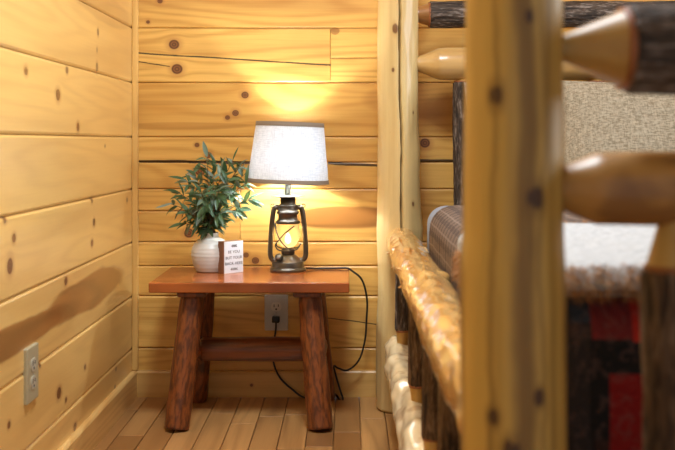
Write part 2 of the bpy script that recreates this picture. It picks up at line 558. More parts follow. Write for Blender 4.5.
def shade_mat():
    n = NT('linen_lampshade')
    x, y, z = n.xyz(n.obj_co())
    a = n.m('ARCTAN2', y, x)
    w1 = n.noise(n.comb(n.m('MULTIPLY', a, 5.0), n.m('MULTIPLY', z, 330.0), 0.0), 1.0, 3, .6)
    w2 = n.noise(n.comb(n.m('MULTIPLY', a, 45.0), n.m('MULTIPLY', z, 30.0), 4.0), 1.0, 3, .6)
    f = n.m('MULTIPLY_ADD', w1, .5, n.m('MULTIPLY', w2, .5))
    c = n.mix(n.sm(f, .36, .64), (.66, .70, .75), (.88, .91, .95))
    d = n.bsdf(c, .9, 0, .1, bump=f, bstr=.3, bdist=.001)
    t = n.node('ShaderNodeBsdfTranslucent', {'Color': c})
    mx = n.node('ShaderNodeMixShader', {0: .125, 1: d, 2: t.outputs[0]})
    return n.done(mx.outputs[0])


M['shade'] = shade_mat()
M['shade_trim'] = plain('taupe_shade_trim', (.24, .185, .135), .8, nscale=300)


def globe_mat():
    n = NT('amber_frosted_glass')
    t = n.node('ShaderNodeBsdfTranslucent', {'Color': (1.0, .90, .66, 1)})
    tr = n.node('ShaderNodeBsdfTransparent', {'Color': (1.0, .95, .82, 1)})
    g = n.node('ShaderNodeBsdfGlossy', {'Color': (1, 1, 1, 1), 'Roughness': .08})
    m1 = n.node('ShaderNodeMixShader', {0: .68, 1: t.outputs[0], 2: tr.outputs[0]})
    fr = n.node('ShaderNodeFresnel', {'IOR': 1.45})
    m2 = n.node('ShaderNodeMixShader', {0: n.m('MULTIPLY', fr.outputs[0], .7), 1: m1.outputs[0], 2: g.outputs[0]})
    return n.done(m2.outputs[0])


M['globe'] = globe_mat()


def emit(name, color, s):
    n = NT(name)
    e = n.node('ShaderNodeEmission', {'Color': tuple(color) + (1,), 'Strength': s})
    t = n.node('ShaderNodeBsdfTransparent', {'Color': (1, .98, .95, 1)})     # clear glass round the filament
    a = n.node('ShaderNodeAddShader', {0: e.outputs[0], 1: t.outputs[0]})
    return n.done(a.outputs[0])


M['flame'] = emit('flame_bulb_glow', (1.0, .70, .26), 3.0)
M['bulb'] = emit('lamp_bulb_glow', (1.0, .95, .88), 12.0)


def plaid():
    n = NT('brown_plaid_wool')
    u, v, _ = n.xyz(n.uv())
    def stripes(c, per, lo, hi):
        f = n.m('FRACT', n.m('MULTIPLY', c, 1.0 / per))
        return n.m('MULTIPLY', n.m('GREATER_THAN', f, lo), n.m('LESS_THAN', f, hi))
    c = n.mix(n.m('MULTIPLY', stripes(v, .05, .0, .34), .62), (.17, .12, .095), (.04, .03, .03))
    c = n.mix(n.m('MULTIPLY', stripes(u, .05, .0, .30), .55), c, (.04, .03, .03))
    c = n.mix(n.m('MULTIPLY', stripes(v, .05, .52, .60), .6), c, (.32, .25, .21))
    c = n.mix(n.m('MULTIPLY', stripes(u, .05, .55, .64), .6), c, (.32, .25, .21))
    nz = n.noise(n.comb(n.m('MULTIPLY', u, 500.0), n.m('MULTIPLY', v, 160.0), 0.0), 1.0, 2)
    c = n.mix(n.m('MULTIPLY', nz, .4), c, (.20, .16, .14))
    return n.done(n.bsdf(c, .9, 0, .1, bump=nz, bstr=.5, bdist=.002))


M['plaid'] = plaid()


def fleece():
    n = NT('white_sherpa_fleece')
    nz = n.noise(n.obj_co(), 90, 4, .65)
    c = n.mix(n.sm(nz, .35, .6), (.38, .40, .42), (.52, .54, .56))
    return n.done(n.bsdf(c, .95, 0, .1, bump=nz, bstr=.7, bdist=.006))


M['fleece'] = fleece()


def fur():
    n = NT('brown_fur')
    nz = n.noise(n.obj_co(), 160, 3)
    c = n.mix(nz, (.56, .30, .14), (.30, .14, .055))
    return n.done(n.bsdf(c, .75, 0, .2))


M['fur'] = fur()


def quilt():
    n = NT('patchwork_quilt')
    u, v, _ = n.xyz(n.uv())
    cell = n.comb(n.m('FLOOR', n.m('MULTIPLY', n.m('ADD', u, .005), 1 / .058)), n.m('FLOOR', n.m('MULTIPLY', n.m('ADD', v, .02), 1 / .064)), 2.0)
    wn = n.node('ShaderNodeTexWhiteNoise', {'Vector': cell}).outputs['Value']
    r = n.t.nodes.new('ShaderNodeValToRGB')
    r.color_ramp.interpolation = 'CONSTANT'
    els = r.color_ramp.elements
    els[0].position = 0.0; els[0].color = (.014, .012, .013, 1)
    els[1].position = .30; els[1].color = (.045, .022, .018, 1)
    for p_, c_ in ((.5, (.025, .030, .045)), (.64, (.22, .012, .012)), (.78, (.012, .010, .011)), (.9, (.10, .02, .018))):
        e = els.new(p_); e.color = c_ + (1,)
    n.t.links.new(wn, r.inputs[0])
    c = r.outputs[0]
    def rect(c, u0, u1, v0, v1, col):
        k = n.m('MULTIPLY', n.m('MULTIPLY', n.m('GREATER_THAN', u, u0), n.m('LESS_THAN', u, u1)),
                n.m('MULTIPLY', n.m('GREATER_THAN', v, v0), n.m('LESS_THAN', v, v1)))
        return n.mix(k, c, col)
    # the patches, and a painted bluish light, that show at the foot of the bed (u = metres across, v = metres down from the top edge)
    c = rect(c, .20, .282, -.2, .40, (.035, .027, .026))
    c = rect(c, .253, .284, -.05, .03, (.045, .052, .070))  # not a patch: bluish light on the puffed top edge, put into the colour
    c = rect(c, .28, .37, .045, .16, (.016, .014, .015))
    c = rect(c, .282, .330, -.01, .045, (.20, .025, .025))
    c = rect(c, .330, .40, -.02, .048, (.48, .030, .018))
    c = rect(c, .303, .40, .085, .30, (.26, .012, .012))
    pz = n.noise(n.comb(u, v, 0.0), 55, 3, .6, 1.2)
    c = n.mix(n.m('MULTIPLY', n.sm(pz, .52, .6), .25), c, (.22, .12, .10))
    q = n.noise(n.comb(u, v, 0.0), 28, 1, .4, 1.5)
    q = n.m('ABSOLUTE', n.m('SUBTRACT', n.m('FRACT', n.m('MULTIPLY', q, 5.0)), .5))
    return n.done(n.bsdf(c, .85, 0, .2, bump=q, bstr=.6, bdist=.006))


M['quilt'] = quilt()


def chenille():
    n = NT('olive_chenille')
    x, y, z = n.xyz(n.obj_co())
    a = n.noise(n.comb(n.m('MULTIPLY', x, 70.0), n.m('MULTIPLY', y, 200.0), n.m('MULTIPLY', z, 260.0)), 1.0, 3, .65)
    b = n.noise(n.comb(n.m('MULTIPLY', x, 260.0), n.m('MULTIPLY', y, 60.0), n.m('MULTIPLY', z, 60.0)), 1.0, 3, .65)
    f = n.m('MULTIPLY_ADD', a, .6, n.m('MULTIPLY', b, .4))
    c = n.mix(n.sm(f, .38, .62), (.215, .175, .115), (.42, .36, .265))
    return n.done(n.bsdf(c, .75, 0, .25, bump=f, bstr=.35, bdist=.002))


M['chenille'] = chenille()


def ticking():
    n = NT('blue_white_pillowcase')
    nz = n.noise(n.obj_co(), 45, 3, .6, 1.0)
    c = n.mix(n.sm(nz, .48, .58), (.50, .55, .65), (.25, .30, .42))
    return n.done(n.bsdf(c, .85, 0, .15, bump=nz, bstr=.2))


M['pillowcase'] = ticking()

# ------------------------------------------------------------------ the room
def boards_mesh(boards, to3d, bev=.004, depth=.006, gap=.0006, back=None):
    """boards: (u0,u1,v0,v1). to3d(u, v, d): d = distance behind the face.  Adds the 'bid' attribute."""
    vs, fs, bid = [], [], []
    rnd = random.Random(3)
    for bd in boards:
        u0, u1, v0, v1 = bd[:4]
        b = bd[4] if len(bd) > 4 else rnd.random()
        v0 += gap; v1 -= gap; u0 += gap * .6; u1 -= gap * .6
        prof = [(v0, depth + .012), (v0, depth * .8), (v0 + bev * .35, depth * .25), (v0 + bev, 0),
                (v1 - bev, 0), (v1 - bev * .35, depth * .25), (v1, depth * .8), (v1, depth + .012)]
        e = .0012
        us = [(u0, .002), (u0 + e, 0.0), (u1 - e, 0.0), (u1, .002)]
        base = len(vs)
        for (u, dd) in us:
            for (v, d) in prof:
                vs.append(to3d(u, v, max(d, dd if d < .001 else d))); bid.append(b)
        m = len(prof)
        for i in range(len(us) - 1):
            for j in range(m - 1):
                a = base + i * m + j
                fs.append((a, a + 1, a + m + 1, a + m))
        fs.append(tuple(base + j for j in range(m - 1, -1, -1)))
        fs.append(tuple(base + 3 * m + j for j in range(m)))
    if back:
        base = len(vs)
        for p in back: vs.append(p); bid.append(.5)
        fs.append(tuple(range(base, base + len(back))))
    me = raw(vs, fs, smooth=False)
    bm = bmesh.new(); bm.from_mesh(me)
    bmesh.ops.recalc_face_normals(bm, faces=bm.faces)
    bm.to_mesh(me); bm.free()
    at = me.attributes.new('bid', 'FLOAT', 'POINT')
    at.data.foreach_set('value', bid)
    return me


def zrow(y): return H - (y - VY) / 306.0


seams = [2.41, zrow(-299), zrow(-245), zrow(-190), zrow(-136), zrow(-81), zrow(-27), zrow(28), zrow(82.6), zrow(137), zrow(189), zrow(242), zrow(296), zrow(348), .0]
XR = 2.75
bx0, bx1 = XL - .02, XR
rows = list(zip(seams[1:], seams[:-1]))
back_boards = []
kk = [0]
def tone(t):            # board number that gives tint t and its own grain
    kk[0] += 1
    return (t + kk[0] % 7) / 7.31 + .00001 * kk[0]
XJ1, XJ2 = P(330.5, 0, YW).x, P(240, 0, YW).x
for i, (a, b) in enumerate(rows):
    def full(t, u0=bx0, u1=bx1): back_boards.append((u0, u1, a, b, tone(t)))
    def half(zm, t0, t1, u0=bx0, u1=bx1):
        back_boards.append((u0, u1, zm, b, tone(t0))); back_boards.append((u0, u1, a, zm, tone(t1)))
    if i == 6: full(.30)
    elif i == 7:
        full(.05, bx0, XJ1); half(zrow(58), .2, .12, XJ1)
    elif i == 8: full(.75)
    elif i == 9: half(zrow(162.3), .35, .55)
    elif i == 10:
        half(zrow(211), .5, .65, bx0, XJ2); full(.25, XJ2)
    elif i == 11: half(zrow(266), .3, .45)
    elif i == 12: full(.1)
    elif i == 13: full(.5)
    else: full(random.random())
wall_b = obj('wall_back', boards_mesh(back_boards, lambda u, v, d: (u, YW + d, v),
             back=[(bx0, YW + .02, 0), (bx1, YW + .02, 0), (bx1, YW + .02, 2.41), (bx0, YW + .02, 2.41)]), M['wall_back'])
tag(wall_b, kind='structure')
left_boards = []
Y0 = -0.6
for i, (a, b) in enumerate(rows):
    left_boards.append((Y0, YW + .005, a, b, [.31, .6, .2, .81, .42, .9, .13, .58, .03, .27, .16, .33, .08, .22][i % 14]))
wall_l = obj('wall_left', boards_mesh(left_boards, lambda u, v, d: (XL - d, u, v), bev=.0065, depth=.007,
             back=[(XL - .02, Y0, 0), (XL - .02, YW, 0), (XL - .02, YW, 2.41), (XL - .02, Y0, 2.41)]), M['wall_left'])
tag(wall_l, kind='structure')
# right wall with a window opening (outside the frame)
WY0, WY1, WZ0, WZ1 = 1.0, 2.3, .95, 2.05
rb = []
for (a, b) in rows:
    if b <= WZ0 + .02 or a >= WZ1 - .02:
        rb.append((Y0, YW, a, b))
    else:
        rb.append((Y0, WY0, a, b)); rb.append((WY1, YW, a, b))
wall_r = obj('wall_right', boards_mesh(rb, lambda u, v, d: (XR + d, u, v)), M['wall_other'])
tag(wall_r, kind='structure')
bm = bmesh.new()
for lo, hi in (((XR - .015, WY0 - .07, WZ0 - .16), (XR + .03, WY1 + .07, WZ0 - .08)), ((XR - .015, WY0 - .07, WZ1 + .02), (XR + .03, WY1 + .07, WZ1 + .14)),
               ((XR - .015, WY0 - .07, WZ0 - .08), (XR + .03, WY0, WZ1 + .02)), ((XR - .015, WY1, WZ0 - .08), (XR + .03, WY1 + .07, WZ1 + .02)),
               ((XR, (WY0 + WY1) / 2 - .02, WZ0 - .08), (XR + .03, (WY0 + WY1) / 2 + .02, WZ1 + .02))):
    add_box(bm, lo, hi, .003)
win = obj('window_1', finish(bm, False), M['trim'])
tag(win, kind='structure')

# floor: strips along Y with staggered joints
fb = []
rf = random.Random(21)
pitch = .0765
k0 = int(math.floor((XL - .036) / pitch)) - 1
k = k0
joints = {}
while .036 + k * pitch < XR:
    u = Y0
    x0 = .036 + k * pitch
    ys = []
    y = Y0 + rf.random() * .5
    while y < YW - .08:
        ys.append(y); y += .20 + rf.random() * .38
    edges = [Y0] + ys + [YW + .02]
    for a, b in zip(edges, edges[1:]):
        fb.append((a, b, max(x0, XL - .02), x0 + pitch))
    k += 1
fb = [b for b in fb if b[3] > XL - .01]
floor = obj('floor', boards_mesh(fb, lambda u, v, d: (v, u, -d), bev=.0020, depth=.0028, gap=.0009,
            back=[(XL - .02, Y0, -.012), (XR, Y0, -.012), (XR, YW + .02, -.012), (XL - .02, YW + .02, -.012)]), M['floor'])
tag(floor, kind='structure')
cb = []
x = XL - .02
while x < XR:
    cb.append((Y0, YW + .02, x, min(x + .1735, XR))); x += .1735
tag(obj('ceiling', boards_mesh(cb, lambda u, v, d: (v, u, 2.41 + d)), M['ceiling']), kind='structure')


def base_mesh(u0, u1, to3d, h=.0855, t=.016):
    prof = [(0, 0), (t, 0), (t, h - .006), (t - .004, h - .001), (t - .009, h), (0, h)]
    vs, fs = [], []
    for u in (u0, u1):
        for (d, z) in prof: vs.append(to3d(u, d, z))
    m = len(prof)
    for j in range(m):
        fs.append((j, (j + 1) % m, m + (j + 1) % m, m + j))
    fs.append(tuple(range(m))); fs.append(tuple(m + j for j in range(m - 1, -1, -1)))
    me = raw(vs, fs, smooth=False)
    bm = bmesh.new(); bm.from_mesh(me); bmesh.ops.recalc_face_normals(bm, faces=bm.faces); bm.to_mesh(me); bm.free()
    return me


tag(obj('baseboard_back', base_mesh(XL, XR, lambda u, d, z: (u, YW - d, z)), M['base_x']), kind='structure')
tag(obj('baseboard_left', base_mesh(Y0, YW, lambda u, d, z: (XL + d, u, z)), M['base_y']), kind='structure')
tag(obj('trim_1', box_mesh((XL, YW - .017, .0865), (XL + .019, YW, 2.41), .003), M['trim']), kind='structure')

# ------------------------------------------------------------------ nightstand
TZ = .426
TX0, TX1, TY0, TY1 = -.572, .004, 2.885, 3.255
tx, ty = (TX0 + TX1) / 2, (TY0 + TY1) / 2
table = thing('nightstand', 'rustic red-brown wooden bench-style nightstand with four splayed log legs, standing in the corner',
              'nightstand', (tx, ty, 0))
bm = bmesh.new()
add_box(bm, (TX0 - tx, TY0 - ty, TZ - .0287), (TX1 - tx, TY1 - ty, TZ), .0035, 3)
top = obj('tabletop', finish(bm, False), M['table_top'], table)
for nm, cx in (('l', -.455), ('r', -.118)):
    b = obj('batten', box_mesh((cx - tx - .042, 2.915 - ty, TZ - .0467), (cx - tx + .042, 3.235 - ty, TZ - .0287), .006), M['table_bar'], table)
legs = [((-.456, 2.962), (-.493, 2.897)), ((-.452, 3.175), (-.486, 3.228)), ((-.113, 2.962), (-.078, 2.897)), ((-.111, 3.175), (-.076, 3.228))]
leg_obs = []
for i, ((xt, yt), (xb, yb)) in enumerate(legs):
    p0 = Vector((xb - tx, yb - ty, .0)); p1 = Vector((xt - tx, yt - ty, .380))
    L = (p1 - p0).length
    tilt = math.acos((p1 - p0).normalized().z)
    me = log_mesh([(.0, .0335), (.005, .0362), (.06, .0372), (.18, .0365), (L - .025, .0355), (L - .010, .033), (L - .004, .027)],
                  seed=11 + i, segs=56, step=.009, amp=.0035, kz=6, facets=7, lump=.0015, lz=20)
    o = obj('leg', me, M['table_leg'], table)
    along(o, p0 + Vector((0, 0, math.sin(tilt) * .031)), p1, roll=.4 * i)
    leg_obs.append(o)
# side stretchers (front leg to back leg) and the long stretcher between them
def at_leg(i, z):
    (xt, yt), (xb, yb) = legs[i]; t = z / .38
    return Vector((xb + (xt - xb) * t - tx, yb + (yt - yb) * t - ty, z))
zst = .199
for a, b, sd in ((0, 1, 31), (2, 3, 32)):
    p0, p1 = at_leg(a, zst), at_leg(b, zst)
    p0 = p0 + (p1 - p0) * .06
    p1 = p1 - (p1 - p0) * .06
    L = (p1 - p0).length
    o = obj('side_stretcher', log_mesh([(0, .018), (.03, .021), (.055, .031), (L - .055, .031), (L - .03, .021), (L, .018)], seed=sd, segs=40, step=.008, amp=.003, kz=6), M['table_bar'], table)
    along(o, p0, p1)
mA = (at_leg(0, zst) + at_leg(1, zst)) / 2; mB = (at_leg(2, zst) + at_leg(3, zst)) / 2
L = (mB - mA).length
o = obj('long_stretcher', log_mesh([(.012, .022), (.026, .036), (.06, .0375), (L - .06, .0375), (L - .026, .036), (L - .012, .022)], seed=35, segs=48, step=.010, amp=.003, kz=5, facets=6), M['table_bar'], table)
along(o, mA, mB, roll=.25)

# ------------------------------------------------------------------ lamp
LX, LY = -.188, 3.155
S = 1.0 / 318.7
lamp = thing('table_lamp', 'lantern-style bronze table lamp with a white linen shade, lit, on the nightstand', 'lamp', (LX, LY, TZ))
def lz(y): return H - (y - VY) * S - TZ
def lx(x): return (x - 288) * S
base_prof = [(0, 0), (.0555, 0), (.057, .002), (.057, .007), (.0545, .011), (.051, .0125), (.0505, .015), (.0505, .029), (.049, .0315), (.045, .0325),
             (.034, .043), (.026, .0495), (.022, .052), (0, .052)]
o = obj('lantern_base', lathe(base_prof, 56, False), M['bronze'], lamp)
o = obj('burner', lathe([(0, .051), (.020, .051), (.021, .056), (.021, .066), (.019, .072), (.013, .0755), (.0, .077)], 40, False), M['bronze_dark'], lamp)
# filler cap on the base shoulder
fc = obj('filler_cap', lathe([(0, 0), (.010, 0), (.010, .006), (.0125, .007), (.0125, .014), (.010, .017), (0, .0175)], 24, False), M['bronze'], lamp,
         (lx(280.5), -.026, .0385), (.55, -.45, 0))
# glass globe
gp = [(.016, .075), (.026, .083), (.0345, .096), (.0375, .112), (.037, .128), (.034, .142), (.030, .152), (.028, .158)]
gp = smooth_profile(gp, 4)
glo = obj('glass_globe', lathe(gp, 48, False), M['globe'], lamp)
fl = obj('flame_bulb', lathe(smooth_profile([(.0, .084), (.0075, .090), (.010, .099), (.007, .110), (.003, .118), (0, .121)], 4), 24, False), M['flame'], lamp)
# chimney stack: flanges and drums up to the brim
cz = lambda y: lz(y)
chim = [(.0, cz(223.5)), (.036, cz(223.5)), (.0385, cz(222.6)), (.038, cz(220.8)), (.032, cz(219.6)), (.0305, cz(219)), (.0305, cz(214.4)), (.034, cz(213.6)),
        (.0355, cz(212.6)), (.034, cz(211.2)), (.031, cz(210.8)), (.031, cz(206)), (.0315, cz(205)), (.0255, cz(204)), (.0245, cz(203.5)), (.0245, cz(197.2)), (0, cz(197.2))]
obj('chimney', lathe(chim, 48, False), M['bronze'], lamp)
obj('smoke_brim', lathe([(0, cz(197.4)), (.024, cz(197.4)), (.049, cz(196.6)), (.0495, cz(196.0)), (.024, cz(194.9)), (.011, cz(194.4)), (0, cz(194.4))], 48, False), M['bronze'], lamp)
# side tubes
for sgn in (-1, 1):
    pts = [(sgn * .030, 0, .036), (sgn * .044, 0, .034), (sgn * .0535, 0, .043), (sgn * .0560, 0, .062), (sgn * .0540, 0, .10), (sgn * .0500, 0, .150),
           (sgn * .0465, 0, cz(213)), (sgn * .0425, 0, cz(208.5)), (sgn * .036, 0, cz(207)), (sgn * .028, 0, cz(208))]
    t = obj('side_tube', tube_mesh(pts, .0080, 14, 6), M['bronze'], lamp)
    ring = [(sgn * .049 + .005 * math.cos(a), .0, cz(205.5) + .0055 * math.sin(a)) for a in [2 * PI * i / 14 for i in range(15)]]
    obj('bail_loop', tube_mesh(ring, .0016, 8, 0), M['bronze'], t)
# crossed wire guard round the globe, both faces
for fy in (-1, 1):
    def wp(x, y, d=.040):
        xx = lx(x); yy = -fy * math.sqrt(max(.042 ** 2 - xx * xx, 1e-5)); return (xx, yy, lz(y))
    w = [wp(274.8, 223), wp(277, 231), wp(281, 239), wp(286.5, 245), wp(292, 248.6), wp(297.5, 248), wp(300.5, 244)]
    obj('wire_guard', tube_mesh(w, .0021, 8, 5), M['bronze_dark'], lamp)
    w = [wp(295, 225), wp(289.5, 229), wp(283.5, 234.5), wp(278, 241), wp(276, 245), wp(279, 248.6), wp(286, 249.6), wp(293, 249)]
    obj('wire_guard', tube_mesh(w, .0021, 8, 5), M['bronze_dark'], lamp)
# stem, socket, bulb
obj('socket_stem', lathe([(0, cz(195)), (.0102, cz(195)), (.0102, cz(176)), (.012, cz(176)), (.013, cz(166)), (0, cz(166))], 24, False), M['steel'], lamp)
bulb_z = .330
obj('light_bulb', lathe(smooth_profile([(0, bulb_z - .038), (.012, bulb_z - .036), (.020, bulb_z - .012), (.026, bulb_z + .006), (.020, bulb_z + .024), (0, bulb_z + .031)], 4), 24, False), M['bulb'], lamp)
# shade (tilted a little), thin cone with trim bands
SH = .188
shz = lz(182.5)
st = (0, math.radians(2.0), 0)
rb_, rt_ = .1275, .1055
prof = []
nn = 16
for i in range(nn + 1):
    t = i / nn; prof.append((rb_ + (rt_ - rb_) * t, SH * t))
for i in range(nn, -1, -1):
    t = i / nn; prof.append((rb_ + (rt_ - rb_) * t - .0015, SH * t))
prof.append(prof[0])
sh = obj('lamp_shade', lathe(prof, 96, False), M['shade'], lamp, (.0, 0, shz), st)
def band(z0, z1):
    f = lambda z: rb_ + (rt_ - rb_) * z / SH
    return lathe([(f(z0) + .0012, z0), (f(z1) + .0012, z1), (f(z1) - .003, z1), (f(z0) - .003, z0), (f(z0) + .0012, z0)], 96, False)
tr1 = obj('shade_trim', band(-.001, .0115), M['shade_trim'], sh)
tr2 = obj('shade_trim', band(SH - .0125, SH + .001), M['shade_trim'], sh)
# spider holding the shade
vs, fs = [], []
for a in (0, 2 * PI / 3, 4 * PI / 3):
    tube_into(vs, fs, [(0, 0, .055), (.05 * math.cos(a), .05 * math.sin(a), .055), ((rb_ - .008) * math.cos(a), (rb_ - .008) * math.sin(a), .02)], .0015, 6)
obj('spider', raw(vs, fs), M['steel'], sh)
# cord: off the table's end, round the back leg, along the floor, up to the outlet
loc = Vector((LX, LY, TZ))
def C(px, py, Y): return P(px, py, Y) - loc
cpts = [Vector((.052, .01, .0075)), Vector((.085, .030, .004)), Vector((.150, .036, .004)), Vector((.183, .036, .0045)), Vector((.200, .036, -.004)),
        C(362, 280, 3.20), C(367, 299, 3.21), C(366.5, 320, 3.22), C(365, 340, 3.22), C(359, 360, 3.225), C(348, 370, 3.23), C(339, 368.5, 3.24),
        C(334, 366, 3.255), C(335.5, 374, 3.262), C(339.5, 388, 3.255), C(343, 399.5, 3.24), C(340, 400.2, 3.243), C(336, 395, 3.26), C(331, 394, 3.266),
        C(318, 397, 3.262), C(304, 397.5, 3.256), C(293, 390, 3.262), C(281, 379, 3.266), C(274.5, 366, 3.264), C(272.5, 352, 3.266), C(274.5, 338, 3.262), C(275.8, 329, 3.258), C(276, 323, 3.262)]
cord = obj('cord', tube_mesh(cpts, .0032, 8, 6), M['black'], lamp)
bm = bmesh.new()
pc = C(276.2, 318.5, YW)
add_box(bm, (pc.x - .0125, pc.y - .030, pc.z - .010), (pc.x + .0125, pc.y - .0085, pc.z + .011), .004, 3)
plug = obj('plug', finish(bm, True), M['black'], cord)

# ------------------------------------------------------------------ plant
VXp, VYp = -.4286, 3.15
plant = thing('potted_plant', 'leafy green olive-like sprigs in a round cream ceramic vase on the nightstand', 'plant', (VXp, VYp, TZ))
vp = smooth_profile([(.040, .0), (.046, .004), (.0545, .022), (.0605, .045), (.061, .060), (.057, .078), (.046, .094), (.030, .104), (.0235, .109), (.0235, .117), (.0252, .1205)], 5)
vp = [(0, .0)] + vp + [(.022, .1205), (.0205, .112), (.028, .102), (.0, .095)]
obj('vase', lathe(vp, 64, False, wob=lambda a, z: .0006 * math.sin(z * 520)), M['ceramic'], plant)
rl = random.Random(12)
lvs, lfs, lbid = [], [], []
def add_leaf(p, d, length, width, up, b):
    d = d.normalized()
    s = d.cross(up)
    s = s.normalized() if s.length > 1e-4 else d.orthogonal().normalized()
    nrm = s.cross(d).normalized()
    base = len(lvs)
    N = 7
    curl = rl.uniform(-.2, .9)
    for i in range(N):
        t = i / (N - 1)
        w = width * (math.sin(PI * min(1, t * .93 + .05)) ** .8) * (1 - .25 * t)
        c = p + d * length * t - nrm * (curl * length * t * t * .6)
        for q, fold in ((-1, .22), (0, 0), (1, .22)):
            lvs.append(c + s * w * q * .5 + nrm * w * fold * (abs(q)))
            lbid.append(b)
    for i in range(N - 1):
        for j in range(2):
            a = base + i * 3 + j
            lfs.append((a, a + 1, a + 4, a + 3))
targets = [(171, 204, -.03), (178, 192, .02), (186, 180, -.05), (193, 170, .03), (207, 157, -.01), (215, 166, .05), (222, 172, -.06), (233, 160, .02), (240, 166, -.04),
           (249, 170, .03), (246, 183, -.06), (251, 199, -.03), (241, 208, -.08), (188, 214, -.06), (184, 224, .0), (201, 193, -.10), (219, 190, -.11), (231, 196, -.02), (210, 180, .04),
           (206, 205, -.10), (222, 212, -.10), (196, 206, -.08), (214, 198, .02), (228, 182, -.08)]
svs, sfs = [], []
pl = Vector((VXp, VYp, TZ))
for ti, (px, py, dy) in enumerate(targets):
    tip = P(px, py, VYp + dy) - pl
    root = Vector((rl.uniform(-.012, .012), rl.uniform(-.012, .012), .10))
    mid = root * .45 + tip * .55
    mid.x -= tip.x * .16; mid.y -= tip.y * .16; mid.z += .018
    neck = Vector((root.x * 1.1, root.y * 1.1, .128))
    path = [Vector(q) for q in smooth_profile([tuple(root), tuple(neck), tuple(mid), tuple(tip)], 6)]
    tube_into(svs, sfs, path, lambda t: .0020 - .0012 * t, 6)
    n = len(path)
    for i in range(6, n):
        t = i / (n - 1)
        if t < .38 or (i % 5 in (1, 3) and t < .8): continue
        d = (path[min(i + 1, n - 1)] - path[i - 1]).normalized()
        for sgn in ((-1, 1) if t < .97 else (0,)):
            side = d.orthogonal().normalized()
            ang = rl.uniform(0, 2 * PI) + sgn
            from mathutils import Quaternion
            side = Quaternion(d, ang) @ side
            ld = (d * rl.uniform(.3, .9) + side * (rl.uniform(.6, 1.1) if sgn else .15) + Vector((rl.uniform(-.3, .3), 0, rl.uniform(-.45, .15)))).normalized()
            ld.y *= .75
            ln = rl.uniform(.034, .054) * (1.0 if t < .97 else 1.05)
            q = path[i] + ld.normalized() * ln
            if q.y + VYp > YW - .02:
                ld.y = -abs(ld.y) * .5
            if q.z < .085: continue
            add_leaf(path[i], ld, ln, rl.uniform(.0125, .0185), Vector((rl.uniform(-.6, .6), -.55 + rl.uniform(-.5, .5), 1)), rl.random())
me = raw(lvs, lfs)
at = me.attributes.new('bid', 'FLOAT', 'POINT'); at.data.foreach_set('value', lbid)
obj('foliage', me, M['leaf'], plant)
obj('stems', raw(svs, sfs), M['stem'], plant)

# ------------------------------------------------------------------ little block sign
bl = Vector((-.3790, 3.080, TZ)); fdir = Vector((.0535, .0505, 0)).normalized()
ang = math.atan2(fdir.y, fdir.x)
sw, shh, sd = .0725, .0985, .031
sign = thing('block_sign', 'small white block sign with printed words and dark wood edge beside the vase', 'sign', bl, (0, 0, ang))
obj('block', box_mesh((0, .001, 0), (sw, sd, shh), .001), M['sign_side'], sign)
obj('face_panel', box_mesh((.0004, -.0012, .0004), (sw - .0004, .0012, shh - .0004), .0004), M['sign_face'], sign)


def text_mesh(txt, size):
    cu = bpy.data.curves.new('txt', 'FONT')
    cu.body = txt; cu.size = size; cu.align_x = 'CENTER'; cu.align_y = 'CENTER'; cu.extrude = .0003; cu.space_character = 1.05
    o = bpy.data.objects.new('txt', cu); COL.objects.link(o)
    bpy.context.view_layer.update()
    me = bpy.data.meshes.new_from_object(o.evaluated_get(bpy.context.evaluated_depsgraph_get()))
    bpy.data.objects.remove(o)
    return me


for txt, z, sz in (('BE YOU', .0655, .0125), ('BUT YOUR', .0475, .0125), ('BACK HERE', .0300, .0125)):
    obj('lettering', text_mesh(txt, sz), M['ink'], sign, (sw / 2, -.0014, z), (PI / 2, 0, 0))
# leaf flourishes above and below the words
for zc, wd in ((.084, .020), (.0125, .026)):
    vs, fs = [], []
    def lf(cx, cz, a, l):
        b = len(vs); ca, sa = math.cos(a), math.sin(a)
        for (t, w) in ((0, 0), (.35, .22), (.7, .2), (1, 0), (.7, -.2), (.35, -.22)):
            vs.append((cx + l * (t * ca - w * sa), -.0015, cz + l * (t * sa + w * ca)))
        fs.append(tuple(range(b, b + 6)))
    tube_into(vs, fs, [(-wd / 2, -.0015, zc - .001), (0, -.0015, zc + .001), (wd / 2, -.0015, zc - .001)], .0007, 6)
    for i in range(5):
        xx = -wd / 2 + wd * (i + .3) / 5
        lf(xx, zc, .8, .006); lf(xx + .001, zc, -.8, .006)
    obj('leaf_flourish', raw(vs, fs, False), M['ink'], sign, (sw / 2, 0, 0))

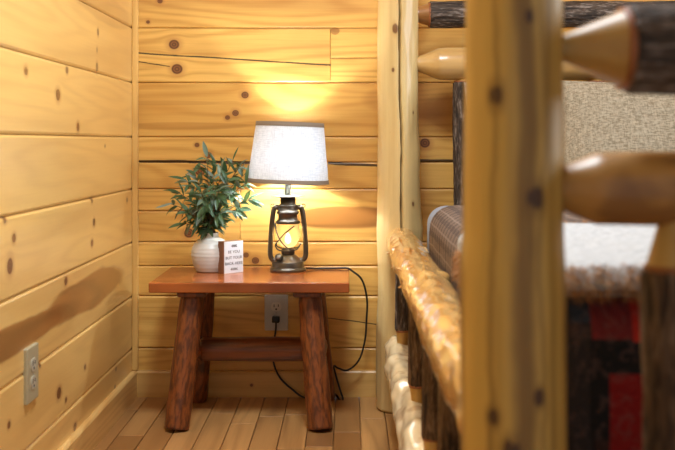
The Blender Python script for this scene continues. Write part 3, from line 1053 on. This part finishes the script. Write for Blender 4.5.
# ------------------------------------------------------------------ wall outlets
def outlet(name, label, origin, rotz, plate_mat, w=.0765, h=.116, face=None, slots=True):
    t = thing(name, label, 'outlet', origin, (0, 0, rotz), None)
    # local: x across, -y out of the wall, z up
    obj('cover_plate', box_mesh((-w / 2, -.008, -h / 2), (w / 2, .004, h / 2), .003, 3), plate_mat, t)
    for zc in (.0195, -.0195):
        vs, fs = [], []
        seg = 32
        ring = []
        for d in (-.0075, -.0098):
            for k in range(seg):
                a = 2 * PI * k / seg
                x = .0172 * math.cos(a); z = .0172 * math.sin(a)
                z = max(-.0140, min(.0140, z))
                vs.append((x, d, z + zc))
        for k in range(seg):
            fs.append((k, (k + 1) % seg, seg + (k + 1) % seg, seg + k))
        fs.append(tuple(seg + k for k in range(seg)))
        me = raw(vs, fs, False)
        bm = bmesh.new(); bm.from_mesh(me); bmesh.ops.recalc_face_normals(bm, faces=bm.faces); bm.to_mesh(me); bm.free()
        rc = obj('receptacle', me, face, t)
        bm = bmesh.new()
        add_box(bm, (-.0082, -.0104, zc - .001), (-.0056, -.009, zc + .0085))
        add_box(bm, (.0056, -.0104, zc + .000), (.0082, -.009, zc + .0080))
        r = bmesh.ops.create_cone(bm, cap_ends=True, segments=16, radius1=.0030, radius2=.0030, depth=.0014)
        for v in r['verts']: v.co = Vector((v.co.x, -.0097 + v.co.z, zc - .0075 + v.co.y))
        obj('slots', finish(bm, False), M['slot'], rc)
    bm = bmesh.new()
    r = bmesh.ops.create_cone(bm, cap_ends=True, segments=16, radius1=.0032, radius2=.0026, depth=.0016)
    for v in r['verts']: v.co = Vector((v.co.x, -.0083 - v.co.z, v.co.y))
    obj('screw', finish(bm, False), M['screw'], t)
    return t


pc = P(276.4, 312.4, YW)
outlet('wall_outlet', 'grey wall outlet low on the back wall under the nightstand, black plug in it', (pc.x, YW, pc.z), 0, M['grey_plate'], face=M['white_plastic'])
outlet('wall_outlet', 'almond wall outlet with nothing plugged in, on the left plank wall', (XL, 2.222, .3195), PI / 2, M['almond'], w=.080, h=.122, face=M['ivory'])

# ------------------------------------------------------------------ log bed
BX0, BX1 = .157, 1.76
BYH, BYF = 3.13, 1.0
bed = thing('log_bed', 'peeled cedar log bed frame with bark-covered rails and spindles beside the nightstand', 'bed', ((BX0 + BX1) / 2, (BYH + BYF) / 2, 0))
BO = Vector(((BX0 + BX1) / 2, (BYH + BYF) / 2, 0))
def BP(x, y, z): return Vector((x, y, z)) - BO


def post(x, y, prof, mat, **kw):
    o = obj('bed_post', log_mesh(prof, **kw), mat, bed, BP(x, y, 0))
    return o


hp = [(0, .060), (.008, .068), (.10, .0685), (.28, .067), (.50, .0655), (.56, .069), (.66, .0655), (.85, .0635), (1.0, .063), (1.2, .065), (1.42, .062), (1.45, .050), (1.46, .03)]
post(BX0, BYH, hp, M['post_pale'], seed=2, segs=220, step=.011, amp=.0045, kz=3.2, crack=(-PI / 2 + .03, .045, .0042, .16),
     knobs=[(1.175, -PI / 2 - .18, .022, .004), (.535, -.25, .045, .006), (.50, PI + .2, .06, .004), (.20, PI, .12, .004), (1.02, PI + .4, .05, .003), (.80, -.1, .05, .003), (.15, -PI / 2, .025, .003)])
post(BX1, BYH, hp, M['post_pale'], seed=5, segs=64, step=.015, amp=.0045, kz=3.2)
fp = [(0, .048), (.008, .0545), (.3, .054), (.52, .0522), (.67, .0515), (.74, .0490), (.83, .0482), (.97, .0470), (1.15, .046), (1.19, .036), (1.20, .02)]
post(.1645, BYF, fp, M['post_front'], seed=8, segs=96, step=.011, amp=.0030, kz=4.0,
     knobs=[(.777, -PI / 2 + .25, .016, .002), (.875, -PI / 2 - .5, .015, .0015), (.70, PI + .1, .03, .003)])
post(BX1, BYF, fp, M['post_front'], seed=9, segs=64, step=.015, amp=.003, kz=4.0)


def barked(name, p0, p1, r, cone0, cone1, rt, seed, bark='bark', ten='tenon', ridge=.0022, ringw=.006, amp=.003, step=.008, segs=72):
    """a bark covered log between p0 and p1 with peeled conical tenons (sub-parts)"""
    p0, p1 = Vector(p0), Vector(p1)
    L = (p1 - p0).length
    o = obj(name, log_mesh([(cone0, r * .93), (cone0 + .004, r), (L - cone1 - .004, r), (L - cone1, r * .93)], seed=seed, segs=segs, step=step, amp=amp, ridge=ridge, kz=5), M[bark], bed)
    along(o, p0, p1, roll=seed * .7)
    for a, b, c in ((0, cone0, 0), (L, L - cone1, 1)):
        prof = [(0, rt), (.012, rt), (abs(b - a) * .97, r * .90), (abs(b - a) + .003, r * .90)]
        if abs(b - a) < .02: continue
        t = obj('tenon', log_mesh(prof, seed=seed + c, segs=48, step=.008, amp=.0008), M[ten], o)
        if c == 1:
            t.location = (0, 0, L); t.rotation_euler = (PI, 0, 0)
        rg = obj('inner_bark_ring', lathe([(r * .80, 0), (r * .965, 0), (r * .975, ringw), (r * .80, ringw)], 48, False), M['cambium'], o)
        rg.location = (0, 0, cone0 - ringw + .002) if c == 0 else (0, 0, L - cone1 - .002)
    return o


def peeled(name, p0, p1, prof, seed, mat, **kw):
    o = obj(name, log_mesh(prof, seed=seed, **kw), M[mat], bed)
    along(o, p0, p1, roll=kw.get('roll', 0))
    return o


# headboard
z1 = 1.226; z2 = 1.0724; z3 = .42
barked('headboard_rail', BP(.205, BYH, z1), BP(BX1 - .05, BYH, z1), .0395, .048, .06, .024, 14, ten='tenon_dark', ridge=.003)
L = BX1 - .05 - .205
peeled('headboard_rail', BP(.205, BYH, z2), BP(BX1 - .05, BYH, z2), [(0, .022), (.014, .023), (.075, .048), (.10, .050), (L / 2, .052), (L - .10, .050), (L - .07, .047), (L - .01, .023), (L, .022)], 15, 'rail_peeled', amp=.002)
peeled('headboard_rail', BP(.205, BYH, z3), BP(BX1 - .05, BYH, z3), [(0, .022), (.014, .023), (.075, .046), (L - .07, .046), (L - .01, .023), (L, .022)], 16, 'rail_peeled', amp=.002)
for i in range(7):
    x = .358 + i * .205
    barked('headboard_spindle', BP(x, BYH, z2 - .035), BP(x, BYH, z3 + .03), .030, .022, .05, .018, 40 + i, ridge=.002)
# footboard
f1, f2, f3 = .920, .784, .30
L = BX1 - .04 - .200
barked('footboard_rail', BP(.200, BYF, f1 + .003), BP(BX1 - .04, BYF, f1), .0425, .075, .08, .0125, 21, ridge=.0026, ringw=.007)
peeled('footboard_rail', BP(.196, BYF, f2), BP(BX1 - .04, BYF, f2), [(0, .018), (.010, .019), (.05, .0355), (.10, .0365), (L / 2, .038), (L - .08, .036), (L - .04, .03), (L, .018)], 22, 'rail_foot', amp=.0015)
peeled('footboard_rail', BP(.196, BYF, f3), BP(BX1 - .04, BYF, f3), [(0, .018), (.010, .019), (.06, .04), (L - .08, .04), (L - .04, .03), (L, .018)], 23, 'rail_foot', amp=.0015)
for i in range(6):
    x = .326 + i * .23
    barked('footboard_spindle', BP(x, BYF, f2 - .026), BP(x, BYF, f3 + .03), .0325, .054, .05, .018, 60 + i, bark='bark_brown', ridge=.002)
# side rails
s1, s2 = .524, .200
def side(x, vis, seeds):
    L = BYH - .04 - BYF - .03
    kn = [(.5 + .13 * i + random.uniform(-.03, .03), random.uniform(0, 2 * PI), .014, random.uniform(.003, .009)) for i in range(12)] if vis else []
    o = obj('side_rail', log_mesh([(0, .024), (.012, .025), (.06, .043), (.15, .044), (L * .5, .047), (L - .10, .046), (L - .028, .045), (L - .006, .040), (L, .032)], seed=seeds, segs=96 if vis else 48, step=.0065 if vis else .02,
            amp=.004, kz=5, lump=.0030, lz=17, knobs=kn), M['rail_honey'], bed)
    along(o, BP(x, BYF + .03, s1), BP(x, BYH - .04, s1))
    if vis:
        rr = random.Random(4)
        bpy.context.view_layer.update()
        for i in range(9):
            vs, fs = [], []
            yy = BYF + .95 + i * .125 + rr.uniform(-.03, .03)
            a = rr.uniform(1.6, 3.9)
            c = Vector((x + .044 * math.cos(a), yy, s1 + .044 * math.sin(a))) - BO
            d = Vector((math.cos(a), rr.uniform(-.5, .2), math.sin(a)))
            tube_into(vs, fs, [c - d * .004, c + d * .004, c + d * .011], lambda t: .0050 - .0036 * t, 8)
            nb = obj('branch_stub', raw(vs, fs), M['rail_honey'], o)
            nb.matrix_basis = o.matrix_basis.inverted()
    kb = [(.22 + .135 * i + .03 * math.sin(i * 5.3), 2.6 + 2.2 * math.sin(i * 2.7), .040, .009) for i in range(14)]
    lo = obj('side_rail', log_mesh([(0, .022), (.012, .024), (.06, .044), (L * .5, .048), (L - .06, .044), (L - .012, .030), (L, .022)], seed=seeds + 1, segs=72, step=.008, amp=.006, kz=5, lump=.003, lz=9, knobs=kb), M['rail_white'], bed)
    along(lo, BP(x - .010, BYF + .03, s2), BP(x - .010, BYH - .035, s2))
    for i, y in enumerate((2.93, 2.27, 1.87, 1.54, 1.22) if vis else (2.8, 2.3, 1.8, 1.3)):
        barked('side_spindle', BP(x - .004, y, s1 - .034), BP(x - .004, y, s2 + .030), [.021, .0225, .0215, .021, .021][i], .018, .052, .015, seeds + 4 + i, bark='bark' if i == 0 else 'bark_brown', ten='tenon', ridge=.0015, segs=48)


side(.163, True, 70)
side(BX1, False, 90)
# slats that carry the mattress, on two ledger boards
for x in (.215, BX1 - .055):
    obj('ledger', box_mesh((x - .02 - BO.x, BYF + .06 - BO.y, .22), (x + .02 - BO.x, BYH - .06 - BO.y, .27), .003), M['rail_foot'], bed)
for i in range(9):
    y = 1.2 + i * .215
    obj('slat', box_mesh((.20 - BO.x, y - .04 - BO.y, .27), (BX1 - .04 - BO.x, y + .04 - BO.y, .29), .002), M['rail_foot'], bed)

# ------------------------------------------------------------------ bedding
MX0, MX1, MY0, MY1, MZ0, MZ1 = .236, 1.70, 1.185, 3.06, .29, .640
bm = bmesh.new()
add_box(bm, (MX0, MY0, MZ0), (MX1, MY1, MZ1), .055, 6)
mat_o = obj('mattress', finish(bm, True), M['mattress'])
tag(mat_o, 'mattress in a pale blue-white sheet on the log bed, under the plaid blanket', 'mattress')


def drape(x0, x1, ysd, yf, zt, side_drop, foot_drop, rad, seed, amp, thick, n=90, drop_fn=None):
    """cloth over the bed: starts at y=ysd on top (head end), runs to yf, folds down; sides fold down too.  UV: u = x metres, v = metres past the foot edge"""
    def path(lo, hi, drop_lo, drop_hi, N):
        pts = []   # (coordinate, drop)
        if drop_lo > 0:
            m = max(3, int(drop_lo / .02))
            for i in range(m): pts.append((lo, drop_lo - (drop_lo - rad) * i / m))
            for i in range(6):
                a = PI / 2 * i / 6; pts.append((lo + rad * (1 - math.cos(a)), rad * (1 - math.sin(a))))
            s = lo + rad
        else: s = lo
        e = hi - rad if drop_hi > 0 else hi
        for i in range(N + 1): pts.append((s + (e - s) * i / N, 0.0))
        if drop_hi > 0:
            for i in range(1, 7):
                a = PI / 2 * i / 6; pts.append((hi - rad * (1 - math.sin(a)), rad * (1 - math.cos(a))))
            m = max(3, int(drop_hi / .02))
            for i in range(1, m + 1): pts.append((hi, rad + (drop_hi - rad) * i / m))
        return pts
    xs = path(x0, x1, side_drop, side_drop, n)
    ys = path(yf, ysd, foot_drop, 0, n)
    vs, uvs, fs = [], [], []
    # arc length past the foot edge for v
    for j, (y, dy) in enumerate(ys):
        for i, (x, dx) in enumerate(xs):
            d = (dx ** 3 + dy ** 3) ** (1 / 3)
            w = amp * (mnoise.noise((x * 9 + seed, y * 9, d * 7)) + .5 * mnoise.noise((x * 23 + seed, y * 23, d * 19)))
            oy = -w * 1.3 if dy > rad else 0
            ox = (w if x > 1 else -w) if dx > rad else 0
            vs.append((x + ox, y + oy, zt - d + (w if d < rad else 0)))
            u = x - (dx if x < 1 else -dx)
            uvs.append((u, dy if dy > 0 else (yf + rad - y) if False else -(y - yf)))
    m = len(xs)
    for j in range(len(ys) - 1):
        for i in range(m - 1):
            a = j * m + i
            fs.append((a, a + 1, a + m + 1, a + m))
    me = raw(vs, fs)
    ul = me.uv_layers.new(name='UVMap')
    for lp in me.loops: ul.data[lp.index].uv = uvs[lp.vertex_index]
    return me


def cloth(name, me, mat, thick, off=1.0):
    o = obj(name, me, mat)
    md = o.modifiers.new('thickness', 'SOLIDIFY'); md.thickness = thick; md.offset = off
    return o


q = cloth('quilt', drape(MX0 - .006, MX1 + .006, 2.55, MY0 - .010, MZ1 + .006, .22, .36, .05, 3, .004, .010), M['quilt'], .012)
tag(q, 'dark red and black patchwork quilt hanging over the foot end of the bed', 'quilt')
pb = cloth('blanket', drape(MX0 - .020, MX1 + .020, 2.57, 1.55, MZ1 + .021, .16, 0, .055, 5, .003, .008), M['plaid'], .008)
tag(pb, 'brown plaid wool blanket laid across the middle of the bed', 'blanket')
tw = cloth('throw', drape(MX0 - .032, MX1 + .032, 1.75, MY0 - .024, MZ1 + .034, .06, .022, .022, 9, .004, .014), M['fleece'], .014)
tag(tw, 'white fleece throw with shaggy brown fur edging over the foot of the bed', 'throw')
# fur edging: short strands around the throw's border
rfur = random.Random(5)
vs, fs = [], []
def strand(p, d, l, w):
    d = d.normalized()
    s = d.cross(Vector((rfur.uniform(-1, 1), rfur.uniform(-1, 1), rfur.uniform(-1, 1)))).normalized() * w
    b = len(vs)
    m_ = p + d * l * .55 + Vector((0, 0, -.05 * l)); e_ = p + d * l + Vector((0, 0, -.30 * l))
    vs.extend([p - s, p + s, m_ + s * .7, m_ - s * .7, e_])
    fs.append((b, b + 1, b + 2, b + 3)); fs.append((b + 3, b + 2, b + 4))
zt = MZ1 + .034
yf = MY0 - .024
for i in range(5200):   # foot edge
    x = rfur.uniform(MX0 - .03, MX1 + .03 if i % 4 == 0 else .75)
    a = rfur.uniform(-.3, 1.3)
    p = Vector((x, yf + .012 - .024 * math.cos(a) + .005, zt - .010 + .022 * math.sin(a)))
    strand(p, Vector((rfur.uniform(-.5, .5), -math.cos(a) - .1, math.sin(a) - rfur.uniform(.3, 1.5))), rfur.uniform(.010, .017), .0007)
for i in range(1600):   # head edge of the throw
    x = rfur.uniform(MX0 - .02, MX1)
    p = Vector((x, 1.745 + rfur.uniform(-.006, .010), zt + rfur.uniform(-.004, .014)))
    strand(p, Vector((rfur.uniform(-.5, .5), rfur.uniform(.2, 1), rfur.uniform(-.1, .6))), rfur.uniform(.016, .026), .0010)
for i in range(2600):   # near side edge
    y = rfur.uniform(yf, 1.75)
    p = Vector((MX0 - .034 + rfur.uniform(-.010, .0), y, zt - .055 + rfur.uniform(-.012, .03)))
    strand(p, Vector((-rfur.uniform(.2, 1), rfur.uniform(-.5, .5), -rfur.uniform(.1, .9))), rfur.uniform(.016, .026), .0010)
fe = obj('fur_edging', raw(vs, fs), M['fur'], tw)
tag(fe, 'shaggy brown fur edging')


def pillow_mesh(w, h, t, seed, flange=.0, wr=.006):
    """pillow in the local XZ plane, thickness along Y"""
    N = 44
    vs, fs = [], []
    for side_ in (-1, 1):
        for j in range(N + 1):
            for i in range(N + 1):
                a = -1 + 2 * i / N; b = -1 + 2 * j / N
                cx = a * (1 - .06 * (1 - abs(b)) * 0 - .035 * math.cos(b * PI / 2)) ; cz_ = b * (1 - .05 * math.cos(a * PI / 2))
                fa = min(1, (1 - abs(a)) / max(flange / (w / 2), 1e-3)) if flange else 1
                ea = max(0, 1 - abs(a) ** 2.6) ** .55; eb = max(0, 1 - abs(b) ** 2.6) ** .55
                th = t / 2 * ea * eb
                wrk = wr * mnoise.noise((a * 3 + seed, b * 3, side_ * 2.0)) * ea * eb
                edge = math.exp(-((1 - abs(a)) * 6) ** 2)
                wrk += .006 * edge * mnoise.noise((seed, b * 14, a)) * (ea > .02)
                vs.append((cx * w / 2, side_ * (th + wrk), cz_ * h / 2))
    K = (N + 1) ** 2
    for s_ in (0, 1):
        for j in range(N):
            for i in range(N):
                a = s_ * K + j * (N + 1) + i
                f = (a, a + 1, a + N + 2, a + N + 1)
                fs.append(f if s_ == 0 else f[::-1])
    me = raw(vs, fs)
    bm = bmesh.new(); bm.from_mesh(me)
    bmesh.ops.remove_doubles(bm, verts=bm.verts, dist=.0006)
    bmesh.ops.recalc_face_normals(bm, faces=bm.faces)
    bm.to_mesh(me); bm.free()
    me.polygons.foreach_set('use_smooth', [True] * len(me.polygons))
    return me


p1 = thing('pillow', 'olive-grey chenille pillow with a stitched border, in front of the pale pillow', 'pillow', (.860, 2.80, .825), (math.radians(-22), 0, 0))
obj('pillow_body', pillow_mesh(.56, .385, .15, 2.0), M['chenille'], p1)
vs, fs = [], []
bw, bh = .28, .19
loop = []
for i in range(80):
    s = i / 80 * 4
    k_ = int(s); f_ = s - k_
    c = [(-1, -1), (1, -1), (1, 1), (-1, 1), (-1, -1)]
    a = c[k_][0] + (c[k_ + 1][0] - c[k_][0]) * f_; b = c[k_][1] + (c[k_ + 1][1] - c[k_][1]) * f_
    loop.append((a * (1 - .035 * math.cos(b * PI / 2)) * bw, 0, b * (1 - .05 * math.cos(a * PI / 2)) * bh))
loop.append(loop[0])
tube_into(vs, fs, loop, .006, 8)
obj('border', raw(vs, fs), M['chenille'], p1)
p2 = obj('pillow', pillow_mesh(.60, .38, .15, 6.0), M['pillowcase'], None, (.645, 2.955, .824), (math.radians(-14), 0, 0))
tag(p2, 'pale blue-white pillow against the headboard spindles, nearest the left log post', 'pillow')

# ------------------------------------------------------------------ light
def light(name, typ, loc_, energy, color, **kw):
    l = bpy.data.lights.new(name, typ)
    l.energy = energy; l.color = color
    for k_, v_ in kw.items(): setattr(l, k_, v_)
    o = bpy.data.objects.new(name, l); COL.objects.link(o); o.location = loc_
    return o


light('lamp_bulb_light', 'POINT', (LX, LY, TZ + bulb_z + .003), 8.6, (.83, .92, 1.0), shadow_soft_size=.018)
light('lantern_flame_light', 'POINT', (LX, LY, TZ + .104), .07, (1.0, .66, .28), shadow_soft_size=.006)
w = light('window_daylight', 'AREA', (XR + .05, (WY0 + WY1) / 2, (WZ0 + WZ1) / 2), 32.0, (.82, .92, 1.0), shape='RECTANGLE', size=1.2, size_y=1.05)
w.rotation_euler = (0, PI / 2, 0)
w = light('added_ceiling_fill', 'AREA', (-.05, 1.75, 2.38), 27.0, (.82, .92, 1.0), shape='DISK', size=.5)  # added fill light without a known fixture, brightens the walls and table

world = bpy.data.worlds.new('World'); scene.world = world
world.use_nodes = True
bg = world.node_tree.nodes['Background']
bg.inputs[0].default_value = (.78, .90, 1.0, 1); bg.inputs[1].default_value = .27

# ------------------------------------------------------------------ camera
cam = bpy.data.cameras.new('camera')
cam.sensor_width = 36.0; cam.lens = F * 36.0 / 675.0
cam.shift_x = -(VX - 337.5) / 675.0
cam.shift_y = -(225.0 - VY) / 675.0
cam.clip_start = .05
cam.dof.use_dof = True
cam.dof.focus_distance = 3.02
cam.dof.aperture_fstop = 4.9
cam.dof.aperture_blades = 0
co = bpy.data.objects.new('camera', cam); COL.objects.link(co)
co.location = (0, 0, H); co.rotation_euler = (PI / 2, 0, 0)
scene.camera = co
vs_ = scene.view_settings
vs_.view_transform = 'Standard'; vs_.look = 'None'; vs_.gamma = 1.0; vs_.use_curve_mapping = False
vs_.exposure = 0.74
